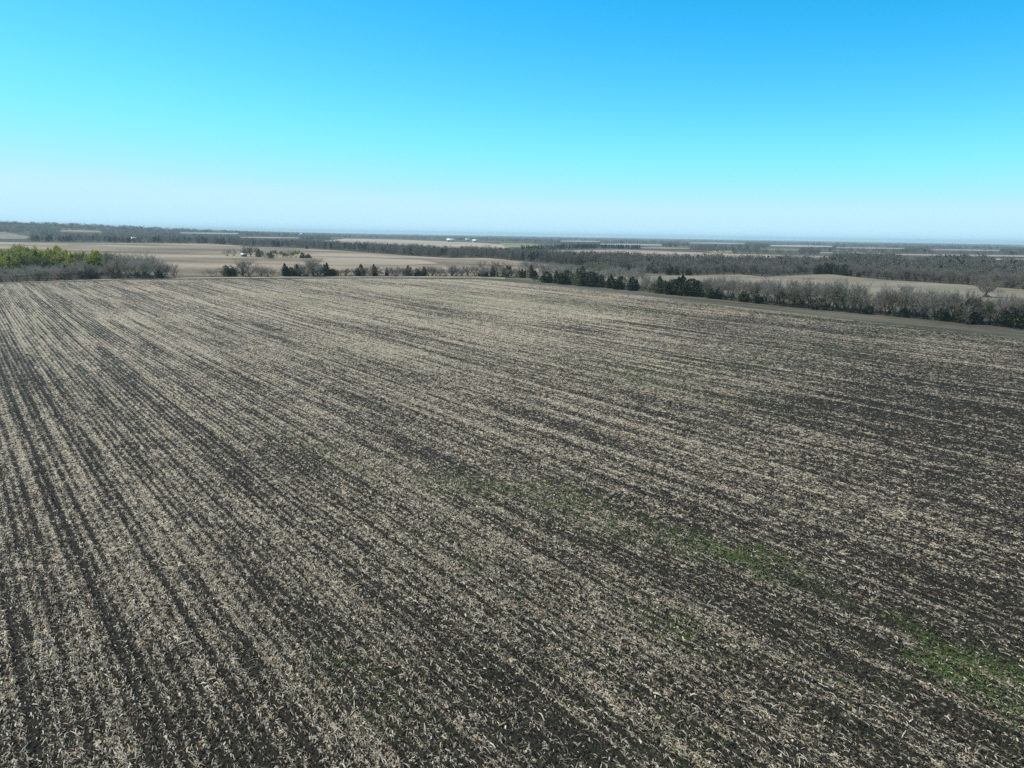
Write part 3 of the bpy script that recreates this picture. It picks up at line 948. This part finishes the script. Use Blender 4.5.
for px, py, hp, key, lab in ((66, 279, 12, 'cedar', 'dark cedar inside the corner wood below bright green trees'), (84, 279, 13, 'cedar', 'second dark cedar inside the corner wood'), (94, 278.6, 9, 'round_cedar', 'low dark cedar in the gap of the corner wood'), (139, 278, 6, 'round_cedar', 'black low evergreen under the rounded bare clump'), (146, 278, 6, 'round_cedar', 'second black low evergreen under the rounded bare clump'), (160, 278, 7, 'round_cedar', 'last black low evergreen under the rounded bare clump'),
                             (116, 277.5, 14, 'olive_cedar', 'greenish upright tree between wood and rounded clump')):
    plant(key, 'evergreen_tree' if key == 'olive_cedar' else 'cedar_tree', px, py, hm(px, py, hp), lab, 'tree')
n = 0
while n < 84:
    qx = random.uniform(-25, 112); t = random.random()
    lo = interp([(-25, 278), (20, 276.5), (60, 275.5), (104, 275)], qx); hi = interp([(-25, 252), (5, 253), (30, 260), (55, 266), (80, 271), (104, 273.8)], qx)
    py = lo + (hi - lo) * t
    key = random.choices(['bud', 'green', 'pale'], [0.62, 0.25, 0.13])[0]
    hp_m = random.uniform(9, 15)
    if key == 'green':
        plant(key, 'green_tree', qx, py, hp_m, 'darker olive green tree within the budding wood beyond the field corner', 'tree', 'olive green trees of the corner wood', wide=1.1)
    elif key == 'bud':
        plant(key, 'green_tree', qx, py, hp_m, 'bright green budding tree in the wood beyond the field corner', 'tree', 'budding trees of the corner wood', wide=1.1)
    else:
        plant(key, 'bare_tree', qx, py, hp_m, 'pale bare tree among the bright green budding trees', 'bare tree', 'bare trees among the budding wood')
    n += 1
for px, py, hp, lab in ((72, 274, 14, 'vivid yellow green tree over the dark cedar'), (96, 275, 13, 'vivid yellow green tree nearest the open stubble field')):
    plant('bud', 'green_tree', px, py, hm(px, py, hp), lab, 'tree')

# --- green island in the far stubble field
ISLAND = [(251, 256.8, 12, 'olive', 'big round olive green tree, tallest of the field island', 1.5), (245, 256.9, 8, 'olive', 'lower olive tree joined to the big round one', 1.4), (259, 257.2, 8, 'olive_cedar', 'dark green tree next to the big round olive one', 1.4),
          (265, 257.8, 6, 'olive', 'small olive bush in the field island', 1.5), (271, 258.4, 7, 'olive_cedar', 'dull green evergreen in the middle of the field island', 1.5), (277, 257.8, 8, 'olive', 'green tree in the middle of the field island', 1.5), (283, 258, 7, 'bud', 'yellow green tree in the field island', 1.5),
          (287, 258.2, 6, 'olive', 'low olive bush under the reddish tree of the field island', 1.5), (291, 257.8, 9, 'shrub', 'reddish bare tree in the field island', 1.1), (296, 258, 8, 'bud', 'bright yellow tree in the field island', 1.5), (302, 258.2, 6, 'olive_cedar', 'dull green bush near the end of the field island', 1.5), (308, 258.2, 4, 'round_cedar', 'lowest dark bush ending the field island', 1.6),
          (227, 256, 8, 'pale', 'pale bare tree before the big round olive tree', 1.5), (234, 256.2, 9, 'pale', 'second pale bare tree before the big round olive tree', 1.5), (307, 248.8, 2.5, 'round_cedar', 'single tiny bush alone in the far brown field', 1.3)]
for px, py, hp, key, lab, wd_ in ISLAND:
    nm = 'green_tree' if key in ('olive', 'bud') else 'bare_tree' if key in ('pale', 'shrub') else 'evergreen_shrub'
    plant(key, nm, px, py, hm(px, py, hp), lab, 'shrub' if 'shrub' in nm else 'tree', wide=wd_)

# --- front of the wood belt beyond the grey field
BELT = [(640, 273), (690, 275), (740, 274.2), (765, 276.6), (780, 275.5), (830, 273.8), (850, 276.3), (880, 279.3), (920, 281.8), (960, 284.3), (1024, 289.3), (1100, 296)]
px = 640.0
while px < 1080:
    for row in (0, 1):
        qx = px + random.uniform(-2, 2)
        py = interp(BELT, qx) - 0.2 - row * random.uniform(0.8, 2.2)
        lab = 'bare tree fronting the wood belt across the grey field, before the evergreen knot' if qx < 815 else 'bare tree fronting the wood belt across the grey field, past the evergreen knot'
        plant('bare', 'bare_tree', qx, py, random.uniform(9, 12), lab, 'bare tree', 'trees: ' + lab, wide=1.15)
    px += random.uniform(7, 10)
for px, hp in ((819, 9), (825, 10), (831, 10), (838, 9), (844, 10), (850, 6), (858, 5)):
    py = interp(BELT, px)
    plant('round_cedar' if hp > 6 else 'cedar', 'evergreen_tree', px, py, hm(px, py, hp), 'dark evergreen in the black knot at the front of the wood belt', 'evergreen tree', 'evergreen knot of the wood belt', wide=1.1)

# ------------------------------------------------------------------ far woods, each one mass
def lowtree(seed, kind):
    r = np.random.default_rng(seed)
    V, Fq = [], []
    if kind == 'bare':
        for _ in range(110):
            d = unit(r.normal(0, 1, 3)); q = r.random() ** 0.4
            p = np.array([d[0] * 0.48 * q, d[1] * 0.48 * q, 0.53 + d[2] * 0.46 * q])
            s1 = unit(r.normal(0, 1, 3) + np.array([0, 0, 0.8])) * r.uniform(.05, .10)
            s2 = unit(np.cross(s1, r.normal(0, 1, 3))) * r.uniform(.015, .035)
            k = len(V); V += [p - s1, p + s2, p + s1, p - s2]; Fq.append((k, k + 1, k + 2, k + 3))
        for _ in range(4):
            a = r.uniform(0, 6.28); o = np.array([math.cos(a), math.sin(a), 0])
            p0 = o * .05; p1 = o * r.uniform(.1, .3) + np.array([0, 0, .6]); s = np.cross(o, [0, 0, 1]) * .014
            k = len(V); V += [p0 - s, p0 + s, p1 + s * .5, p1 - s * .5]; Fq.append((k, k + 1, k + 2, k + 3))
    else:
        for _ in range(44):
            t = r.random() ** .8; a = r.uniform(0, 6.28)
            rad = 0.36 * (1 - t) ** .7 * r.uniform(.6, 1.1)
            p = np.array([rad * math.cos(a), rad * math.sin(a), t * .92 + .05])
            s1 = unit(r.normal(0, 1, 3)) * r.uniform(.08, .13)
            s2 = unit(np.cross(s1, r.normal(0, 1, 3))) * r.uniform(.06, .10)
            k = len(V); V += [p - s1, p + s2, p + s1, p - s2]; Fq.append((k, k + 1, k + 2, k + 3))
    return np.array(V), np.array(Fq)


LOW = {k: [lowtree(500 + i + (50 if k == 'ever' else 0), k) for i in range(6)] for k in ('bare', 'ever')}
M['wood_grey'] = m_simple('bare_wood', [(0.0, (0.14, 0.114, 0.092)), (0.5, (0.185, 0.154, 0.126)), (1.0, (0.24, 0.204, 0.168))], 0.9, 0.1, trans=0.3)
M['wood_pale'] = m_simple('pale_wood', [(0.0, (0.18, 0.152, 0.122)), (0.5, (0.225, 0.19, 0.155)), (1.0, (0.28, 0.24, 0.195))], 0.9, 0.1, trans=0.3)
M['wood_dark'] = m_simple('evergreen_wood', [(0.0, (0.018, 0.028, 0.018)), (0.7, (0.035, 0.05, 0.028)), (1.0, (0.055, 0.07, 0.035))], 0.9, 0.1)
M['wood_green'] = m_simple('greenish_wood', [(0.0, (0.05, 0.06, 0.03)), (1.0, (0.11, 0.12, 0.06))], 0.9, 0.1)


GAPS = [(a, b, c - 0.2, d + 3.4) for a, b, c, d, _m in FAR_CLEAR] + [(-60, 31, 231.6, 241.5)]


def wood(name, label, lower, upper, n, mix=(0.7, 0.15, 0.1, 0.05), h=(9, 13), px_wide=6.0, gaps=()):
    """trees over the ground between two lines of the photograph"""
    mats = [M['wood_grey'], M['wood_pale'], M['wood_dark'], M['wood_green']]
    x0, x1 = lower[0][0], lower[-1][0]
    V, Fs, idx = [], [], []
    off = 0
    clump = np.random.default_rng(len(label)).random((64, 16))
    for _ in range(n):
        qx = random.uniform(x0, x1)
        lo, hi = interp(lower, qx), interp(upper, qx)
        if hi > lo - 0.05: continue
        py = lo + (hi - lo) * random.random()
        if any(g[0] < qx < g[1] and g[2] < py - (qx - g[0]) * 0.013 < g[3] for g in gaps): continue
        w = at(qx, py)
        if w is None: continue
        d = math.hypot(*w)
        c = clump[int(qx / 9) % 64, int((lo - py) * 1.2) % 16]
        p = np.array(mix); p = p / p.sum(); cs = np.cumsum(p)
        mi = int(np.searchsorted(cs, min(0.999, max(0, 0.75 * c + 0.25 * random.random()))))
        hh = random.uniform(*h) * (0.8 if mi == 2 else 1)
        wide = max(hh * 0.8, min(px_wide * d / 740, 45)) * random.uniform(0.7, 1.3)
        v, f = random.choice(LOW['ever' if mi == 2 else 'bare'])
        a = random.uniform(0, 6.28); ca, sa = math.cos(a), math.sin(a)
        vx = (v[:, 0] * ca - v[:, 1] * sa) * wide + w[0]; vy = (v[:, 0] * sa + v[:, 1] * ca) * wide + w[1]
        vz = v[:, 2] * hh + float(hill(*w)) - 0.3
        V.append(np.stack([vx, vy, vz], -1)); Fs.append(f + off); off += len(v); idx.append(np.full(len(f), mi))
    me = mesh_from(name, np.concatenate(V), np.concatenate(Fs), mats, np.concatenate(idx))
    tag(link(name, me), label, 'woods', kind='stuff')


wood('wood_belt', 'grey wood belt along the far side of the brown stubble field',
     [(196, 243.5), (250, 246.3), (300, 247.8), (340, 250.3), (380, 253.3), (420, 256.3), (450, 257.8), (490, 257.8), (530, 262), (580, 265), (640, 268)],
     [(196, 240), (250, 242), (300, 243.5), (340, 245.5), (380, 248), (420, 250.5), (450, 252.5), (490, 253), (530, 257), (580, 260), (640, 261)], 1500, (0.62, 0.08, 0.22, 0.08), (10, 13), 4.0)
wood('wood_mass', 'deep grey wood mass behind the grey field and its bare front trees',
     [(600, 268), (640, 271), (690, 273), (740, 272.6), (765, 274), (830, 272.3), (880, 277.3), (920, 279.6), (960, 282), (1024, 286.8), (1080, 292)],
     [(600, 261), (640, 261), (690, 261.5), (740, 263), (765, 263.5), (830, 262.5), (880, 263), (920, 265), (960, 267), (1024, 272), (1080, 276)], 1700, (0.62, 0.12, 0.18, 0.08), (9, 12.5), 5.0)
wood('upper_wood', 'broken grey and dark green woods rising toward the hazy plain',
     [(830, 261.5), (880, 263), (920, 264), (960, 265.5), (1000, 267), (1080, 270)], [(830, 257.5), (880, 256), (920, 256), (960, 257), (1000, 258), (1080, 260)], 700, (0.55, 0.12, 0.26, 0.07), (9, 12), 5.0, gaps=GAPS)
wood('evergreen_wood', 'dark evergreen plantation line above the reddish strip',
     [(520, 251.6), (560, 249.8), (600, 248.8), (640, 249.5)], [(520, 250.2), (560, 248.6), (600, 247.6), (640, 248.6)], 260, (0.12, 0.04, 0.8, 0.04), (9, 13), 3.5)
wood('middle_wood', 'grey bare woods behind the reddish field strip',
     [(560, 247.5), (600, 248), (640, 249), (680, 251.3), (740, 253.5), (800, 255.3), (840, 256.8), (900, 257.5), (960, 258), (1080, 261)], [(560, 244), (640, 244.5), (740, 246.5), (840, 248.5), (960, 250.5), (1080, 253)], 1500, (0.66, 0.12, 0.17, 0.05), (9, 13), 4.5, gaps=GAPS)
wood('tree_line', 'dark mixed tree line along the upper edge of the brown stubble field',
     [(-30, 241.5), (36, 242.0), (80, 242.6), (120, 243.2), (165, 243.6), (210, 243.8)], [(-30, 240), (36, 239.6), (80, 239.4), (120, 240.6), (165, 240.8), (210, 241)], 420, (0.42, 0.12, 0.38, 0.08), (10, 15), 4.5, gaps=GAPS)
wood('hill_wood', 'hazy grey woods covering the far rise on the horizon',
     [(-40, 237.5), (36, 236.5), (100, 239), (210, 240.5), (320, 240.5), (330, 240)], [(-40, 222.6), (36, 223.8), (100, 225.6), (210, 228.6), (320, 232.6), (330, 233)], 2600, (0.68, 0.12, 0.15, 0.05), (10, 14), 4.5, gaps=GAPS)
wood('plain_wood', 'blue hazed woods across the open plain at the horizon',
     [(330, 237.5), (400, 238.5), (480, 241), (520, 242.5), (560, 244.5), (640, 245), (740, 247.5), (840, 249.5), (960, 251.5), (1080, 254)],
     [(330, 233.4), (400, 234.4), (480, 235.6), (560, 237), (640, 238.2), (740, 239.8), (840, 241.5), (960, 243.4), (1080, 245.4)], 2600, (0.68, 0.12, 0.15, 0.05), (10, 13), 4.5, gaps=GAPS)


# ------------------------------------------------------------------ far white farm buildings
def gable(name, px, py, L, Wd, H1, H2, rot, label, cat='shed', doors=1):
    w = at(px, py)
    e = bpy.data.objects.new(name, None); COL.objects.link(e)
    e.location = (w[0], w[1], float(hill(*w))); e.rotation_euler = (0, 0, rot)
    tag(e, label, cat, 'white farm buildings beyond the tan strip' if cat == 'shed' and py > 239 and px > 400 else None)
    l, d = L / 2, Wd / 2
    V = [(-l, -d, 0), (l, -d, 0), (l, d, 0), (-l, d, 0), (-l, -d, H1), (l, -d, H1), (l, d, H1), (-l, d, H1), (-l, 0, H2), (l, 0, H2)]
    wall = mesh_from('wall', V, [np.array([(0, 1, 5, 4), (2, 3, 7, 6)]), np.array([(1, 2, 6, 9, 5), (3, 0, 4, 8, 7)])], [M['white_wall']])
    link('wall', wall, e)
    o_, tck = 0.4, 0.18
    sl = (H2 - H1) / d
    RVv, RF = [], []
    for s in (-1, 1):
        b = len(RVv)
        for zz in (0.02, tck + 0.02):
            RVv += [(-l - o_, s * (d + o_), H1 - sl * o_ + zz), (l + o_, s * (d + o_), H1 - sl * o_ + zz), (l + o_, 0, H2 + zz), (-l - o_, 0, H2 + zz)]
        RF += [(b, b + 1, b + 2, b + 3), (b + 4, b + 5, b + 6, b + 7), (b, b + 1, b + 5, b + 4), (b + 1, b + 2, b + 6, b + 5), (b + 3, b, b + 4, b + 7)]
    link('roof', mesh_from('roof', RVv, np.array(RF), [M['white_roof']]), e)
    for k in range(doors):
        cx = (k + 0.5) / doors * L - l
        dw, dh = min(4, L / doors * .35), H1 * 0.75
        y0 = -d - 0.06
        DV = [(cx - dw / 2, y0, 0.02), (cx + dw / 2, y0, 0.02), (cx + dw / 2, y0, dh), (cx - dw / 2, y0, dh), (cx - dw / 2, -d - .003, 0.02), (cx + dw / 2, -d - .003, 0.02), (cx + dw / 2, -d - .003, dh), (cx - dw / 2, -d - .003, dh)]
        DF = np.array([(0, 1, 2, 3), (1, 5, 6, 2), (4, 0, 3, 7), (3, 2, 6, 7)])
        link('door', mesh_from('door', DV, DF, [M['dark_door']]), e)
    return e


gable('farm_shed', 450.5, 241.9, 27, 14, 7, 11, 0.1, 'widest white farm shed at the end of the far tan strip', doors=2)
gable('farm_shed', 467.5, 240.9, 19, 11, 6, 9, 0.15, 'smaller white farm shed between the wide one and the last one')
gable('farm_shed', 475, 242.4, 18, 12, 6, 10, -0.3, 'last white farm shed, beside the dark tree clump')
gable('small_shed', 244, 256.6, 6, 4, 2.2, 3.2, 0.3, 'tiny pale shed at the foot of the big round olive tree', 'hut')
gable('farm_house', 135, 240.9, 22, 11, 5, 8, 0.2, 'low white building at the dark tree line above the brown field', 'house', 2)
gable('farm_house', 301.5, 236.2, 14, 9, 10, 15, 0.0, 'tall white speck of a building in the hazy woods', 'house')

# ------------------------------------------------------------------ haze
SUN_AZ, SUN_EL = R(-72), R(57)
hz = bpy.data.materials.new('haze'); hz.use_nodes = True
ht = hz.node_tree
ht.nodes.remove(ht.nodes['Principled BSDF'])
pv = ht.nodes.new('ShaderNodeVolumePrincipled')
pv.inputs['Color'].default_value = (0.66, 0.87, 1.0, 1)
pv.inputs['Density'].default_value = 8.0e-5
pv.inputs['Anisotropy'].default_value = 0.0
ht.links.new(pv.outputs[0], ht.nodes['Material Output'].inputs['Volume'])
q = 20600.0
V = [(-q, -q, -1.4), (q, -q, -1.4), (q, q, -1.4), (-q, q, -1.4), (-q, -q, 76), (q, -q, 76), (q, q, 76), (-q, q, 76)]
Fh = np.array([(3, 2, 1, 0), (4, 5, 6, 7), (0, 1, 5, 4), (1, 2, 6, 5), (2, 3, 7, 6), (3, 0, 4, 7)])
tag(link('haze', mesh_from('haze', V, Fh, [hz])), 'thin pale blue haze lying over the whole plain', 'haze', kind='stuff')

# ------------------------------------------------------------------ light
wd = bpy.data.worlds.new('World'); scene.world = wd; wd.use_nodes = True
nt = wd.node_tree
bg = nt.nodes['Background']
sk = nt.nodes.new('ShaderNodeTexSky')
sk.sky_type = 'NISHITA'; sk.sun_disc = False
sk.sun_elevation = SUN_EL; sk.sun_rotation = SUN_AZ
sk.altitude = 300; sk.air_density = 0.6; sk.dust_density = 0.0; sk.ozone_density = 4.0
# develop the sky as the photograph's camera did: deep blue, its bright end held back
sep = nt.nodes.new('ShaderNodeSeparateColor'); cmb = nt.nodes.new('ShaderNodeCombineColor')
nt.links.new(sk.outputs[0], sep.inputs[0])
for i, (off, gain, top, soft) in enumerate(((0.88, 1.84, 5.8, 0.9), (0.0, 2.52, 9.1, 2.7), (0.7, 3.1, 11.0, 1.0))):
    a_ = nt.nodes.new('ShaderNodeMath'); a_.operation = 'SUBTRACT'; a_.inputs[1].default_value = off
    g_ = nt.nodes.new('ShaderNodeMath'); g_.operation = 'MULTIPLY'; g_.inputs[1].default_value = gain
    l_ = nt.nodes.new('ShaderNodeMath'); l_.operation = 'SMOOTH_MAX'; l_.inputs[1].default_value = 0.15; l_.inputs[2].default_value = 0.6 if i == 0 else 0.1
    c_ = nt.nodes.new('ShaderNodeMath'); c_.operation = 'SMOOTH_MIN'; c_.inputs[1].default_value = top; c_.inputs[2].default_value = soft
    nt.links.new(sep.outputs[i], a_.inputs[0]); nt.links.new(a_.outputs[0], g_.inputs[0]); nt.links.new(g_.outputs[0], l_.inputs[0]); nt.links.new(l_.outputs[0], c_.inputs[0])
    nt.links.new(c_.outputs[0], cmb.inputs[i])
nt.links.new(cmb.outputs[0], bg.inputs[0])
bg.inputs[1].default_value = 0.10

sd = bpy.data.lights.new('sun', 'SUN'); sd.energy = 5.0; sd.angle = R(0.53); sd.color = (1.0, 0.88, 0.71)
so = bpy.data.objects.new('sun', sd); COL.objects.link(so)
from mathutils import Vector
sv = Vector((math.sin(SUN_AZ) * math.cos(SUN_EL), math.cos(SUN_AZ) * math.cos(SUN_EL), math.sin(SUN_EL)))
so.rotation_euler = sv.to_track_quat('Z', 'Y').to_euler()
so.location = (0, 0, 200)

# ------------------------------------------------------------------ render
scene.render.engine = 'CYCLES'
vs = scene.view_settings
vs.view_transform = 'Standard'; vs.look = 'None'; vs.gamma = 1.0; vs.use_curve_mapping = False
vs.exposure = 0.0
cy = scene.cycles
cy.use_denoising = False
cy.denoiser = 'OPENIMAGEDENOISE'; cy.denoising_input_passes = 'RGB_ALBEDO_NORMAL'
cy.max_bounces = 5; cy.diffuse_bounces = 2; cy.volume_bounces = 1; cy.transparent_max_bounces = 4
cy.sample_clamp_indirect = 4.0
print('counts', COUNT, 'sum', sum(COUNT.values()))
